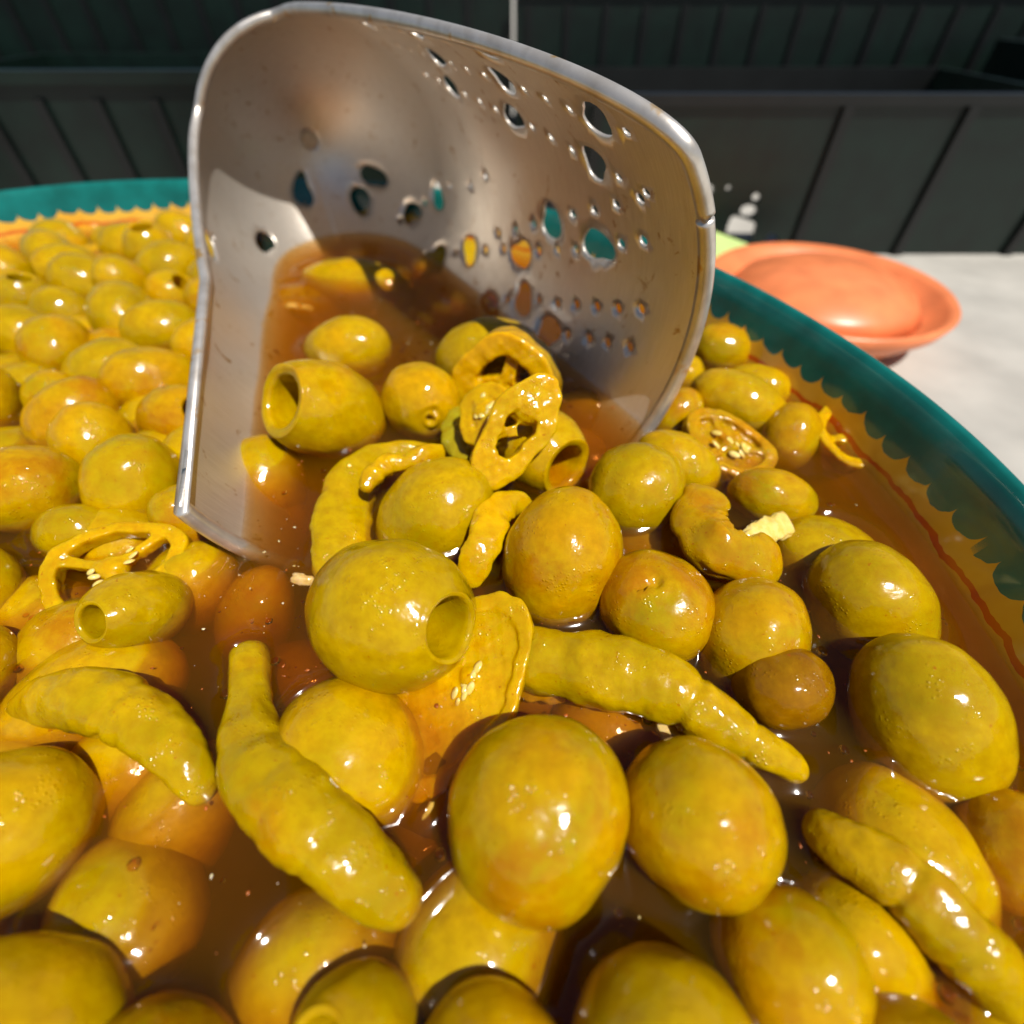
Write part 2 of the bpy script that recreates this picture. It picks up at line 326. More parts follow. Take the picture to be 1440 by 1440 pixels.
def strainer():
    root = empty('strainer_cup', KC + KA * 10 - np.array([0, 0, 5]))
    tag(root, 'perforated steel strainer cup lying on its side, dipped in the brine with olives inside', 'strainer')
    pts = []; polys = []; hc = []
    for th, s, rh in holes:
        if any(math.hypot((th - a) * krad(s), s - b) < rh + c + .1 for a, b, c in hc): continue
        if th < .15 or th > 2 * math.pi - .15: continue
        if s < float(mouth(th + CUT)) + rh + .35: continue
        hc.append((th, s, rh)); el_ = 1.5 if rh > .3 else 1.3; n_ = 22 if rh > .3 else 12
        dr = float((krad(s + .01) - krad(s - .01)) / .02); cs = 1 / math.hypot(1, dr); r = float(krad(s)); l0 = float(np.interp(s, ss, kl)); idx = []
        jit = 1 + .18 * np.sin(np.arange(n_) / n_ * 2 * math.pi * 2 + random.random() * 6) + .1 * np.sin(np.arange(n_) / n_ * 2 * math.pi * 3 + random.random() * 6)
        for k in range(n_):
            a_ = 2 * math.pi * k / n_; q = rh * (jit[k] if rh > .3 else 1)
            idx.append(len(pts)); pts.append(((th + q * math.cos(a_) / r) * U0, l0 + el_ * q * math.sin(a_)))
        polys.append(idx)
    nh = len(pts); NU, NL = 190, 110
    hp = [(th * U0, float(np.interp(s, ss, kl)), rh, float(krad(s))) for th, s, rh in hc]
    uu = np.linspace(0, 2 * math.pi * U0, NU); ll = np.linspace(0, L_END, NL)
    for u in uu:
        for l in ll:
            ok = l > float(np.interp(mouth(u / U0 + CUT), ss, kl)) + .04
            for hu, hl, rh, r in hp:
                if abs(l - hl) < rh * 1.9 + .05 and ((u - hu) / U0 * r) ** 2 + ((l - hl) / 1.5) ** 2 < (rh * 1.32 + .03) ** 2: ok = False; break
            if ok: pts.append((u, l))
    lipi = []
    for u in np.linspace(0, 2 * math.pi * U0, 420):
        lipi.append(len(pts)); pts.append((u, float(np.interp(mouth(u / U0 + CUT), ss, kl))))
    lips = list(zip(lipi[:-1], lipi[1:]))
    vo, ed, fa, ov, oe, of = geometry.delaunay_2d_cdt([Vector(p) for p in pts], lips, polys, 0, 1e-5)
    U = np.array([v[:] for v in vo])
    F = [list(f) for f, o_ in zip(fa, of) if not o_]
    F = [f for f in F if U[f, 1].mean() > float(np.interp(mouth(U[f, 0].mean() / U0 + CUT), ss, kl)) - .001]; th = U[:, 0] / U0 + CUT; s = s_of_l(U[:, 1])
    thn = .09; Vi = kpt(th, s); Vo = kpt(th, s, thn); nv = len(U)
    # hammered, slightly dented wall
    dv = np.array([noise.noise(Vector((p[0] * .35, p[1] * .35, p[2] * .35))) for p in Vi]) * .07
    nrm = (Vo - Vi) / thn; Vi = Vi + nrm * dv[:, None]; Vo = Vo + nrm * dv[:, None]
    cnt = {}
    for f in F:
        for a_, b_ in zip(f, f[1:] + f[:1]): cnt[(a_, b_)] = 1
    G = [f for f in F] + [[i + nv for i in f[::-1]] for f in F]
    for (a_, b_) in cnt:
        if (b_, a_) not in cnt: G.append([b_, a_, a_ + nv, b_ + nv])
    V = np.concatenate([Vi, Vo])
    o = obj('wall', V, G, M['steel'], root, attrs={'along': np.r_[U[:, 1], U[:, 1]], 'around': np.r_[U[:, 0], U[:, 0]]})
    m_ = o.modifiers.new('w', 'WELD'); m_.merge_threshold = 1e-6
    wet(V, G)
    # end disc
    sE = float(s_of_l(L_END)); na = 40; a_ = np.linspace(0, 2 * math.pi, na, endpoint=False)
    V = np.concatenate([kpt(a_, np.full(na, sE), -.02), kpt(a_, np.full(na, sE), .2)]); F = [tuple(range(na))[::-1], tuple(range(na, 2 * na))] + [(i, (i + 1) % na, na + (i + 1) % na, na + i) for i in range(na)]
    obj('end_disc', V, F, M['rim_steel'], root, smooth=False)
    # rolled rim, its ends meeting at a small open seam
    h = None; tt = np.linspace(0, 2 * math.pi, 720, endpoint=False); q = kpt(tt, mouth(tt), .1)
    d = q - CC; pz = d @ FW; pp = np.c_[720 + FPX * (d @ RT) / pz, 720 - FPX * (d @ UP) / pz]
    seam = tt[np.argmin(((pp - (985, 302)) ** 2).sum(1))]
    n_, k = 400, 16; gap = .008
    a_ = np.linspace(seam + gap, seam + 2 * math.pi - gap, n_); V = []
    for i, t_ in enumerate(a_):
        rd = math.cos(t_) * E1 + math.sin(t_) * E2; s_ = float(mouth(t_)); c = KC + (float(krad(s_)) + .02) * rd + KA * (s_ - .02)
        wv = 1 + .05 * noise.noise(Vector((math.cos(t_) * 3, math.sin(t_) * 3, 1)))
        off = .03 if i < 12 else 0
        kf = lambda q_: KC + float(krad(mouth(q_))) * (math.cos(q_) * E1 + math.sin(q_) * E2) + KA * float(mouth(q_))
        tg = kf(t_ + .005) - kf(t_ - .005); tn = np.cross(tg, rd); tn /= np.linalg.norm(tn)
        if tn @ KA < 0: tn = -tn
        for j in range(k):
            b_ = 2 * math.pi * j / k; x_, y_ = math.cos(b_), math.sin(b_)
            V.append(c + rd * (off * (1 - i / 12) + .18 * wv * math.copysign(abs(x_) ** .7, x_)) + tn * .19 * math.copysign(abs(y_) ** .8, y_))
    F = [(i * k + j, i * k + (j + 1) % k, (i + 1) * k + (j + 1) % k, (i + 1) * k + j) for i in range(n_ - 1) for j in range(k)]
    F += [tuple(range(k))[::-1], tuple((n_ - 1) * k + j for j in range(k))]
    F = [f[::-1] for f in F]
    obj('rolled_rim', V, F, M['rim_steel'], root); wet(V, F)
strainer()

# ------------------------------------------------------------------ olives
def nz(P, sc_, seed): return np.array([noise.noise(Vector((p[0] * sc_ + seed, p[1] * sc_ + seed * 1.7, p[2] * sc_))) for p in P])
oc = [0]
def olive(px, py, Zc, a, b, axis, mat, label, pit=None, group='olives in the bowl', dents=(), flat=1.0, name='olive', tip=0):
    """a, b: half length and half width in pixels there; axis in (right, up, toward the camera)"""
    oc[0] += 1; seed = oc[0] * 3.17
    c = at(px, py, Zc); s = scale_at(c); a *= s; b *= s
    k = cv(axis); i_ = np.cross(UP, k); i_ /= np.linalg.norm(i_); j_ = np.cross(k, i_)
    na = 72
    if pit:                                               # (cut position as a fraction of a, lip radius px, hole radius px)
        zc, lip, hr = pit[0] * a, pit[1] * s, pit[2] * s
        ph = np.linspace(-math.pi / 2, math.asin(min(.999, pit[0])), 44)
        prof = [(b * math.cos(p_), a * math.sin(p_)) for p_ in ph[1:]]
        r0 = prof[-1][0]; sc_ = lip / r0
        prof = [(r * (1 + (sc_ - 1) * max(0, (z / zc)) ** 8) if z > 0 else r, z) for r, z in prof]
        wl = lip - hr
        for q in np.linspace(.12, 1, 8):
            th = q * math.pi / 2 * 1.0; prof.append((lip - wl * (1 - math.cos(th)) , zc + wl * .2 * math.sin(math.pi * q) - q * .02))
        for q in np.linspace(.08, 1, 14): prof.append((hr * (1 - .10 * q), zc - q * a * 1.1))
        prof.append((hr * .45, zc - a * 1.22)); start = (0, -a); end = (0, zc - a * 1.25)
    else:
        ph = np.linspace(-math.pi / 2, math.pi / 2, 50)
        prof = [(b * math.cos(p_) ** .97, a * math.sin(p_) * (1 + tip * max(0, math.sin(p_)) ** 14)) for p_ in ph[1:-1]]; start = (0, -a); end = (0, a * (1 + tip))
    t = np.linspace(0, 2 * math.pi, na, endpoint=False); L = [np.array([[0, 0, start[1]]])]
    for r, z in prof: L.append(np.c_[r * np.cos(t), r * np.sin(t), np.full(na, z)])
    L.append(np.array([[0, 0, end[1]]])); L = np.concatenate(L); m_ = len(prof)
    F = [(0, 1 + (i + 1) % na, 1 + i) for i in range(na)]
    for r in range(m_ - 1):
        o_ = 1 + r * na
        F += [(o_ + i, o_ + (i + 1) % na, o_ + na + (i + 1) % na, o_ + na + i) for i in range(na)]
    o_ = 1 + (m_ - 1) * na; F += [(o_ + i, o_ + (i + 1) % na, len(L) - 1) for i in range(na)]
    L[:, 1] *= flat
    d = nz(L, .75 / b * 1.1, seed) * .06 * b + nz(L, 2.0 / b, seed + 5) * .032 * b + nz(L, 5.5 / b, seed + 9) * .006 * b
    nn = L / np.maximum(np.linalg.norm(L, axis=1), 1e-6)[:, None]
    L = L + nn * d[:, None]
    L[:, 0] += .05 * b * (L[:, 2] / a) ** 2
    V = c + L[:, :1] * i_ + L[:, 1:2] * j_ + L[:, 2:] * k
    for (dx, dy, rad_, dep, kind) in dents:               # dents given at picture positions
        dd = V - CC; z = dd @ FW; pp = np.c_[720 + FPX * (dd @ RT) / z, 720 - FPX * (dd @ UP) / z]
        facing = (V - c) @ (CC - c) > 0
        inward = -(V - c) / np.linalg.norm(V - c, axis=1)[:, None]
        ex, ey = pp[:, 0] - dx, pp[:, 1] - dy
        if kind == 'pit': g = np.exp(-(ex ** 2 + ey ** 2) / rad_ ** 2)
        elif kind == 'slit': g = np.exp(-(ex / rad_) ** 2 - ((ey + .15 * ex) / 3.0) ** 2)
        else: g = .5 * (np.cos(np.hypot(ex, ey) / rad_ * 5.5) + 1) * np.exp(-(ex ** 2 + ey ** 2) / rad_ ** 2)
        V = V + inward * (g * dep * s * facing)[:, None]
    o = obj(name, V, F, M[mat], origin=c - np.array([0, 0, b * .9]))
    tag(o, label, 'olive', group); wet(V, F); return o

OL = [
 dict(px=457,py=578,Zc=.75,a=90,b=69,axis=(-.56,.03,.83),mat='olive_yellow',pit=(.74,49,36),label='yellow pitted olive whose round hole faces left, beside the steel cup'),
 dict(px=592,py=564,Zc=.55,a=60,b=54,axis=(.5,-.2,.8),mat='olive_yellow',dents=[(607,592,14,9,'ring'),(604,590,5,9,'pit'),(612,578,5,5,'pit')],label='round yellow olive with a puckered stem scar, left of the sliced pepper rings'),
 dict(px=490,py=494,Zc=.1,a=62,b=46,axis=(.95,.1,.2),mat='olive_yellow',label='blurred olive half sunk in brine inside the cup, behind the pitted one'),
 dict(px=500,py=407,Zc=-.62,a=85,b=40,axis=(1,-.1,.1),mat='olive_yellow',label='farthest olive inside the cup, under the orange brine'),
 dict(px=684,py=500,Zc=.45,a=76,b=50,axis=(.95,.15,.2),mat='olive_green',label='olive against the steel wall behind the upper pepper ring'),
 dict(px=756,py=632,Zc=.55,a=80,b=61,axis=(.62,-.48,.6),mat='olive_yellow',pit=(.72,42,31),label='pitted olive with its hole facing down right, beneath the pepper rings'),
 dict(px=612,py=722,Zc=.35,a=92,b=71,axis=(.80,.55,.15),mat='olive_green',label='smooth green olive between the curled pepper and the yellow pepper strip'),
 dict(px=787,py=786,Zc=.55,a=101,b=82,axis=(.28,.93,.2),mat='olive_amber',tip=.03,dents=[(842,708,6,5,'pit'),(850,725,5,4,'pit'),(835,818,6,4,'pit')],label='upright oval olive with orange stains at its tip, middle of the bowl'),
 dict(px=893,py=690,Zc=.45,a=70,b=64,axis=(.6,.75,.2),mat='olive_green',label='plain green olive just below the lower end of the steel rim'),
 dict(px=952,py=652,Zc=.3,a=62,b=42,axis=(.85,-.5,.1),mat='olive_yellow',label='olive mostly hidden behind the green one at the steel rim'),
 dict(px=546,py=862,Zc=.85,a=133,b=104,axis=(.80,-.04,.6),mat='olive_green',pit=(.89,46,40),label='largest pitted olive, smooth green with its hole facing right'),
 dict(px=922,py=851,Zc=.45,a=84,b=76,axis=(.5,-.6,.6),mat='olive_amber',dents=[(904,823,20,13,'slit'),(922,815,8,9,'pit'),(925,822,20,5,'ring')],label='amber olive with a dark split dimple, above the long pepper'),
 dict(px=1055,py=895,Zc=.4,a=85,b=72,axis=(.5,.8,.2),mat='olive_amber',label='brownish olive on the right side below the curled pepper'),
 dict(px=1098,py=965,Zc=.5,a=66,b=58,axis=(.9,.3,.2),mat='olive_brown',label='dark brown olive on the right side above the pepper tip'),
 dict(px=1085,py=700,Zc=.3,a=60,b=40,axis=(.95,-.2,.1),mat='olive_amber',label='olive on the right side between the two curled pepper pieces'),
 dict(px=1036,py=566,Zc=.35,a=68,b=42,axis=(.88,-.42,.2),mat='olive_yellow',label='glossy olive right of the steel rim with a long white glint'),
 dict(px=1011,py=492,Zc=.35,a=42,b=36,axis=(.9,-.2,.3),mat='olive_amber',label='round amber olive nearest the teal bowl rim'),
 dict(px=1070,py=545,Zc=.15,a=50,b=30,axis=(.9,-.3,.1),mat='olive_yellow',label='olive on the right side behind the glossy one'),
 dict(px=950,py=585,Zc=.15,a=44,b=32,axis=(.6,.8,.1),mat='olive_amber',label='small dull olive close beside the outside of the steel rim'),
 dict(px=962,py=528,Zc=.1,a=30,b=24,axis=(.6,.8,.1),mat='olive_yellow',label='olive partly behind the steel rim, left of the round amber one'),
 dict(px=492,py=1062,Zc=-.3,a=112,b=98,axis=(.8,-.5,.2),mat='olive_yellow',label='large submerged olive below the biggest pitted olive'),
 dict(px=755,py=1142,Zc=.72,a=132,b=124,axis=(.3,.9,.2),mat='olive_amber',dents=[(812,1102,8,4,'pit')],label='biggest glossy olive low in the middle with a pale blue glint'),
 dict(px=985,py=1150,Zc=.62,a=112,b=104,axis=(.9,-.3,.2),mat='olive_amber',label='big stained olive just right of the biggest glossy one'),
 dict(px=852,py=1030,Zc=-1.05,a=80,b=62,axis=(.8,-.4,.1),mat='olive_yellow',label='submerged olive between the long pepper and the two big bottom olives'),
 dict(px=365,py=705,Zc=-1.15,a=95,b=62,axis=(.2,.9,.1),mat='olive_yellow',label='submerged olive on the left side under pale glare'),
 dict(px=360,py=868,Zc=-1.1,a=75,b=50,axis=(.3,.9,.1),mat='olive_amber',label='submerged olive on the left side beside the garlic bit'),
 dict(px=735,py=972,Zc=-1.25,a=75,b=50,axis=(.9,.1,.1),mat='olive_yellow',label='submerged olive under the long pepper beside the oval slice'),
 dict(px=900,py=765,Zc=-1.1,a=80,b=60,axis=(.9,.1,.1),mat='olive_green',label='dim submerged olive under the middle of the bowl'),
 dict(px=1110,py=615,Zc=.1,a=50,b=38,axis=(.3,.9,.1),mat='olive_amber',label='olive far to the right near the seeded slice'),
 dict(px=640,py=1085,Zc=-1.3,a=110,b=85,axis=(.9,.5,.1),mat='olive_brown',label='deep olive sunk beneath the oval pepper slice'),
 dict(px=830,py=585,Zc=-1.0,a=60,b=45,axis=(.9,.5,.1),mat='olive_brown',label='deep olive sunk where brine meets the steel wall'),
]
for d in OL: olive(**d)
for k, (x_, y_, z_, lb) in enumerate([
        (425, 960, -1.9, 'sunken olive between the corner pepper and the largest pitted olive'), (405, 770, -2.2, 'sunken olive at the left, just above the garlic chunk'),
        (590, 1185, -1.7, 'sunken olive at the bottom, left of the biggest glossy olive'), (430, 655, -2.3, 'sunken olive beneath the left pitted olive in the cup'),
        (640, 405, -1.5, 'sunken olive inside the cup near the perforated wall'), (440, 470, -2.0, 'sunken olive inside the cup, left of the blurred floating one'),
        (700, 860, -2.0, 'sunken olive under the lower tip of the yellow pepper strip'), (1000, 960, -1.6, 'sunken olive between the split amber olive and the dark brown one'),
        (880, 1085, -1.8, 'sunken olive in the gap between the two big bottom olives'), (830, 660, -2.1, 'sunken olive left of the plain green olive at the steel rim'),
        (1060, 620, -1.6, 'sunken olive below the seeded slice at the right'), (545, 590, -2.1, 'sunken olive between the left pitted olive and the scarred olive'),
        (690, 1040, -2.2, 'sunken olive right of the oval pepper slice'), (940, 720, -2.2, 'sunken olive under the thick hooked pepper piece')]):
    olive(x_, y_, z_, 78 - k % 3 * 6, 58 - k % 4 * 4, (math.cos(k * 1.7), math.sin(k * 1.7), .2), ('olive_yellow', 'olive_green')[k % 2], lb, group='sunken olives under the brine')

# the bowl goes on beyond the picture: more olives at the surface, none reaching into the middle
def pix(P):
    d = np.asarray(P, float) - CC; z = d @ FW; return 720 + FPX * (d @ RT) / z, 720 - FPX * (d @ UP) / z, z
def in_cup(P, pad):
    s_ = (P - KC) @ KA; rad = np.linalg.norm(P - KC - s_ * KA); return -1.2 < s_ < SE + pad and rad < float(krad(min(max(s_, 0), SE - .3))) + pad
placed = []
for o in bpy.data.objects:
    if o.get('category') == 'olive' and o.get('group') != 'sunken olives under the brine': placed.append((ORIG[o.name][:2] + 0, 1.15))
rs = np.random.default_rng(11); spots = []
PEP_KEEP = [(300, 1010), (300, 1090), (360, 1200), (430, 1260), (1110, 735), (1120, 1090), (1150, 1110)]
PEP_KEEP += [(60, 985), (130, 985), (200, 1010), (265, 1075), (1190, 1190), (1270, 1240), (1350, 1320), (1430, 1400), (160, 800), (1200, 620)]
keep = [at(*q, 0)[:2] for q in PEP_KEEP]
for k in range(26000):
    lay = 0 if k < 12000 else (1 if k < 18000 else 2)                 # floating, small ones between, half sunk below
    P = np.array([rs.uniform(-24, 12), rs.uniform(-2.5, 32), (rs.uniform(.1, .5), rs.uniform(.0, .3), rs.uniform(-.9, -.5))[lay]])
    b_ = (rs.uniform(1.0, 1.3), rs.uniform(.75, 1.0), rs.uniform(1.0, 1.25))[lay]; a_ = b_ * rs.uniform(1.12, 1.35)
    if np.linalg.norm(P[:2] - C0) > BR - 1.1 - a_: continue
    x_, y_, z_ = pix(P)
    if z_ < 4 or x_ < -120 or x_ > 1560 or y_ < 0 or y_ > 1600: continue
    r_ = a_ / z_ * FPX
    if x_ + r_ > 372 and x_ - r_ < 1068 and y_ + r_ > 252 and y_ - r_ < 1188: continue
    if in_cup(P, a_ + .1): continue
    if any(np.linalg.norm(P[:2] - q) < (.85 + b_ if lay < 2 else .2) for q in keep): continue
    if any(np.linalg.norm(P[:2] - q) < (b_ + rr) * (.90, .90, .66)[lay] for q, rr in placed): continue
    placed.append((P[:2], b_)); spots.append((P, a_, b_, x_, y_, z_))
ORD = ['first', 'second', 'third', 'fourth', 'fifth', 'sixth', 'seventh', 'eighth', 'ninth', 'tenth', 'eleventh', 'twelfth', 'thirteenth', 'fourteenth', 'fifteenth', 'sixteenth', 'seventeenth', 'eighteenth', 'nineteenth', 'twentieth']
ORD += ['twenty-' + q for q in ORD[:9]] + ['thirtieth'] + ['thirty-' + q for q in ORD[:9]] + ['fortieth'] + ['forty-' + q for q in ORD[:9]] + ['fiftieth'] + ['fifty-' + q for q in ORD[:9]] + ['sixtieth'] * 20
names = ['along the bottom edge', 'in the upper left, beyond the steel cup', 'at the left, beside the steel cup', 'in the lower left of the bowl', 'at the right, near the teal rim', 'in the lower right of the bowl']
regions = {q: [] for q in names}
for q in spots:
    y_ = q[4]
    regions[names[0 if y_ > 1180 else ((1 if y_ < 520 else (2 if y_ < 850 else 3)) if q[3] < 400 else (4 if y_ < 800 else 5))]].append(q)
for rn, L in regions.items():
    bottom = rn.startswith('along'); L.sort(key=lambda q: q[3] if bottom else -q[4])
    for k, (P, a_, b_, x_, y_, z_) in enumerate(L):
        mt = ('olive_green', 'olive_yellow', 'olive_amber', 'olive_yellow', 'olive_green')[int(rs.integers(0, 5))]
        cw = {'olive_green': 'green', 'olive_yellow': 'yellow', 'olive_amber': 'amber stained'}[mt]
        lb = '%s olive %s, %s from the %s' % (cw, rn, ORD[k], 'left' if bottom else 'bottom')
        ax_ = (rs.normal(), rs.normal(), rs.uniform(.0, .8)); pit_ = (.84, 36 / (z_ / 11.), 28 / (z_ / 11.)) if rs.uniform() < .14 else None
        if pit_: sc_p = b_ / z_ * FPX; pit_ = (.86, sc_p * .49, sc_p * .39); ax_ = (rs.normal() * .6, rs.normal() * .4, .8); lb = 'pitted ' + lb
        olive(x_, y_, P[2], a_ / z_ * FPX, b_ / z_ * FPX, ax_, mt, lb, pit=pit_)

# ------------------------------------------------------------------ peppers: swept pieces
def sweep_pts(P, k=14):
    P = [np.asarray(p, float) for p in P]; P = [2 * P[0] - P[1]] + P + [2 * P[-1] - P[-2]]; o = []
    for i in range(1, len(P) - 2):
        p0, p1, p2, p3 = P[i - 1:i + 3]
        for t in np.linspace(0, 1, k, endpoint=False):
            o.append(.5 * ((2 * p1) + (p2 - p0) * t + (2 * p0 - 5 * p1 + 4 * p2 - p3) * t * t + (3 * p1 - p0 - 3 * p2 + p3) * t ** 3))
    o.append(P[-2]); return np.array(o)
def pepper(name, P, flat, mat, label, cat='pepper', twist=0, creases=(), lump=.08, cap=.6, k=16, power=.9, parent=None, hollow=None, group='peppers in the bowl'):
    """P: list of (px, py, Z, half width px)"""
    W = [np.r_[at(p[0], p[1], p[2]), p[3] * scale_at(at(p[0], p[1], p[2]))] for p in P]
    C = sweep_pts(W, k); X = C[:, :3]; R = C[:, 3].copy(); n_ = len(X)
    u = np.linspace(0, 1, n_)
    T = np.gradient(X, axis=0); T /= np.linalg.norm(T, axis=1)[:, None]
    for q, dep, wd in creases: R *= 1 - dep * np.exp(-((u - q) / wd) ** 2)
    arc = np.r_[0, np.cumsum(np.linalg.norm(np.diff(X, axis=0), axis=1))]; tot = arc[-1]
    V = []; na = 40; e = cap * R.mean()
    endf = np.clip(np.minimum(arc, tot - arc) / e, 0, 1); endf = np.sqrt(np.clip(1 - (1 - endf) ** 2, .0004, 1))
    sd = random.random() * 50
    for i in range(n_):
        view = CC - X[i]; view /= np.linalg.norm(view)
        sd_ = np.cross(T[i], view); sd_ /= np.linalg.norm(sd_); nr = np.cross(sd_, T[i])
        if twist:
            a_ = twist * u[i]; sd_, nr = sd_ * math.cos(a_) + nr * math.sin(a_), nr * math.cos(a_) - sd_ * math.sin(a_)
        fl = flat(u[i]) if callable(flat) else flat
        for j in range(na):
            a_ = 2 * math.pi * j / na; x_, y_ = math.cos(a_), math.sin(a_)
            rx = math.copysign(abs(x_) ** power, x_); ry = math.copysign(abs(y_) ** power, y_)
            l1 = 1 + lump * noise.noise(Vector((x_ * 1.3 + sd, y_ * 1.3, arc[i] / R.mean() * 1.1))) * 1.6 + lump * .5 * noise.noise(Vector((x_ * 3 + sd, y_ * 3, arc[i] / R.mean() * 3.2)))
            q = R[i] * endf[i] * l1
            V.append(X[i] + sd_ * q * rx + nr * q * fl * ry)
    V = np.array(V)
    F = [(i * na + j, i * na + (j + 1) % na, (i + 1) * na + (j + 1) % na, (i + 1) * na + j) for i in range(n_ - 1) for j in range(na)]
    F += [tuple(range(na))[::-1], tuple((n_ - 1) * na + j for j in range(na))]
    F = [f[::-1] for f in F]
    o = obj(name, V, F, M[mat], parent, origin=None if parent else X[n_ // 2] - np.array([0, 0, R.mean() * .8]))
    if not parent: tag(o, label, cat, group)
    wet(V, F); return o
pepper('green_pepper', [(690,912,.0,40),(745,926,.28,44),(850,943,.55,51),(925,962,.62,47),(992,1003,.6,41),(1050,1040,.5,31),(1100,1070,.35,24),(1135,1092,.2,18)], .8, 'pepper',
       'long wrinkled yellow-green pepper lying across the lower right, tapering to the right', creases=((.22,.04,.012),(.52,.11,.012),(.72,.09,.012)), lump=.075)
pepper('green_pepper', [(352,905,.0,26),(351,985,.2,30),(360,1075,.55,50),(412,1135,.72,56),(470,1188,.62,55),(535,1245,.3,46),(590,1285,.0,26)], .8, 'pepper',
       'fat bent pepper at the lower left with orange scratches', creases=((.30,.06,.02),(.64,.04,.015)), lump=.06)
pepper('green_pepper', [(618,642,.1,16),(560,640,.3,20),(505,668,.4,32),(484,715,.30,38),(480,770,.2,40),(470,825,-.1,30)], .5, 'pepper',
       'curled wet pepper piece left of the smooth green olive', creases=((.55,.05,.03),), lump=.08)
pepper('pepper_tip', [(511,692,.95,9),(524,670,1.1,14),(548,652,1.15,15),(570,651,1.15,10),(592,641,1.15,15),(626,634,1.05,10)], .9, 'pepper_flesh',
       'thin bright pepper tip resting on the curled pepper', lump=.14, k=12)
pepper('pepper_strip', [(748,716,.45,12),(722,708,.8,19),(697,722,.95,25),(683,755,.9,25),(668,792,.6,24),(655,826,.2,18)], .32, 'pepper_flesh',
       'folded yellow pepper strip between the green olive and the upright oval olive', lump=.12)
pepper('pepper_curl', [(1000,692,.85,33),(983,728,.9,37),(1003,768,.85,39),(1045,788,.7,36),(1095,782,.55,36)], .5, 'pepper_amber',
       'thick hooked pepper piece with orange stains right of the plain green olive', creases=((.35,.06,.03),), lump=.14)
pepper('pepper_curl', [(1110,735,.5,18),(1075,748,.75,18),(1045,760,.8,14)], .45, 'seed', 'pale torn pepper flap on the right side, over the thick hooked piece', lump=.2)
pepper('green_pepper', [(20,1010,.1,16),(70,985,.5,36),(140,985,.7,44),(210,1020,.6,40),(262,1075,.4,32),(290,1130,.1,18)], .8, 'pepper', 'bent green pepper lying among the olives at the far left', creases=((.5,.1,.015),), lump=.07)
pepper('green_pepper', [(1130,1150,.2,20),(1190,1190,.55,36),(1270,1240,.7,46),(1350,1320,.6,50),(1440,1420,.3,40),(1490,1490,.0,20)], .8, 'pepper', 'long green pepper running into the bottom right corner', creases=((.4,.1,.015),(.6,.08,.015)), lump=.07)
pepper('pepper_scrap', [(668,575,.55,11),(640,592,.6,15),(642,622,.5,17),(662,648,.3,13)], .5, 'pepper_dark', 'dark green pepper scrap between the scarred olive and the sliced rings', lump=.2)
pepper('pepper_scrap', [(705,958,-.1,16),(760,965,-.12,22),(800,975,-.25,14)], .5, 'pepper', 'submerged pepper scrap along the underside of the long pepper', lump=.2)

# ------------------------------------------------------------------ peppers: sliced rings (implicit surface)
def surfnet(f, lo, hi, step):
    g = [np.arange(lo[i], hi[i] + step, step) for i in range(3)]
    X, Y, Z = np.meshgrid(*g, indexing='ij'); D = f(X, Y, Z); ins = D < 0
    c = np.zeros([s - 1 for s in D.shape], int); P = np.zeros(c.shape + (3,)); cntc = np.zeros(c.shape)
    corners = [(a, b, d) for a in (0, 1) for b in (0, 1) for d in (0, 1)]
    sl_ = lambda A_, k_: A_[k_[0]:A_.shape[0] - 1 + k_[0], k_[1]:A_.shape[1] - 1 + k_[1], k_[2]:A_.shape[2] - 1 + k_[2]]
    for k_ in corners:
        for ax in range(3):
            if k_[ax]: continue
            k2 = list(k_); k2[ax] = 1
            d0, d1 = sl_(D, k_), sl_(D, k2); m_ = (d0 < 0) != (d1 < 0)
            t = np.where(m_, d0 / np.where(d0 == d1, 1, d0 - d1), 0); v = [np.full(c.shape, float(q)) for q in k_]; v[ax] = v[ax] + t
            for i in range(3): P[..., i] += np.where(m_, v[i], 0)
            cntc += m_
    act = cntc > 0; idx = -np.ones(c.shape, int); idx[act] = np.arange(act.sum())
    base = np.stack(np.meshgrid(*[np.arange(s) for s in c.shape], indexing='ij'), -1)
    V = (base[act] + P[act] / cntc[act][:, None]) * step + np.array(lo)
    F = []
    for ax in range(3):
        a1, a2 = (ax + 1) % 3, (ax + 2) % 3
        s0 = [slice(1, -1)] * 3; s1 = [slice(1, -1)] * 3; s0[ax] = slice(0, -1); s1[ax] = slice(1, None)
        i0, i1 = ins[tuple(s0)], ins[tuple(s1)]; w_ = np.argwhere(i0 != i1)
        fl = i0[tuple(w_.T)]
        off = np.array([1, 1, 1]); off[ax] = 0; b_ = w_ + off
        def cell(d1, d2):
            q = b_.copy(); q[:, a1] -= d1; q[:, a2] -= d2; return idx[tuple(q.T)]
        Q = np.stack([cell(1, 1), cell(0, 1), cell(0, 0), cell(1, 0)], 1)
        Q[~fl] = Q[~fl][:, ::-1]; F.append(Q)
    return V, np.concatenate(F)
def smin(a, b, k): h = np.clip(.5 + .5 * (b - a) / k, 0, 1); return b * (1 - h) + a * h - k * h * (1 - h)
def vnoise(X, Y, Z, f, seed):
    return (np.sin(X * f + seed) * np.sin(Y * f * 1.3 + seed * 2) + np.sin(Y * f * 2.1 + X * f + seed) * .5 + np.sin(Z * f * 1.7 + X * f * 1.4 + seed * 3) * .5) * .5
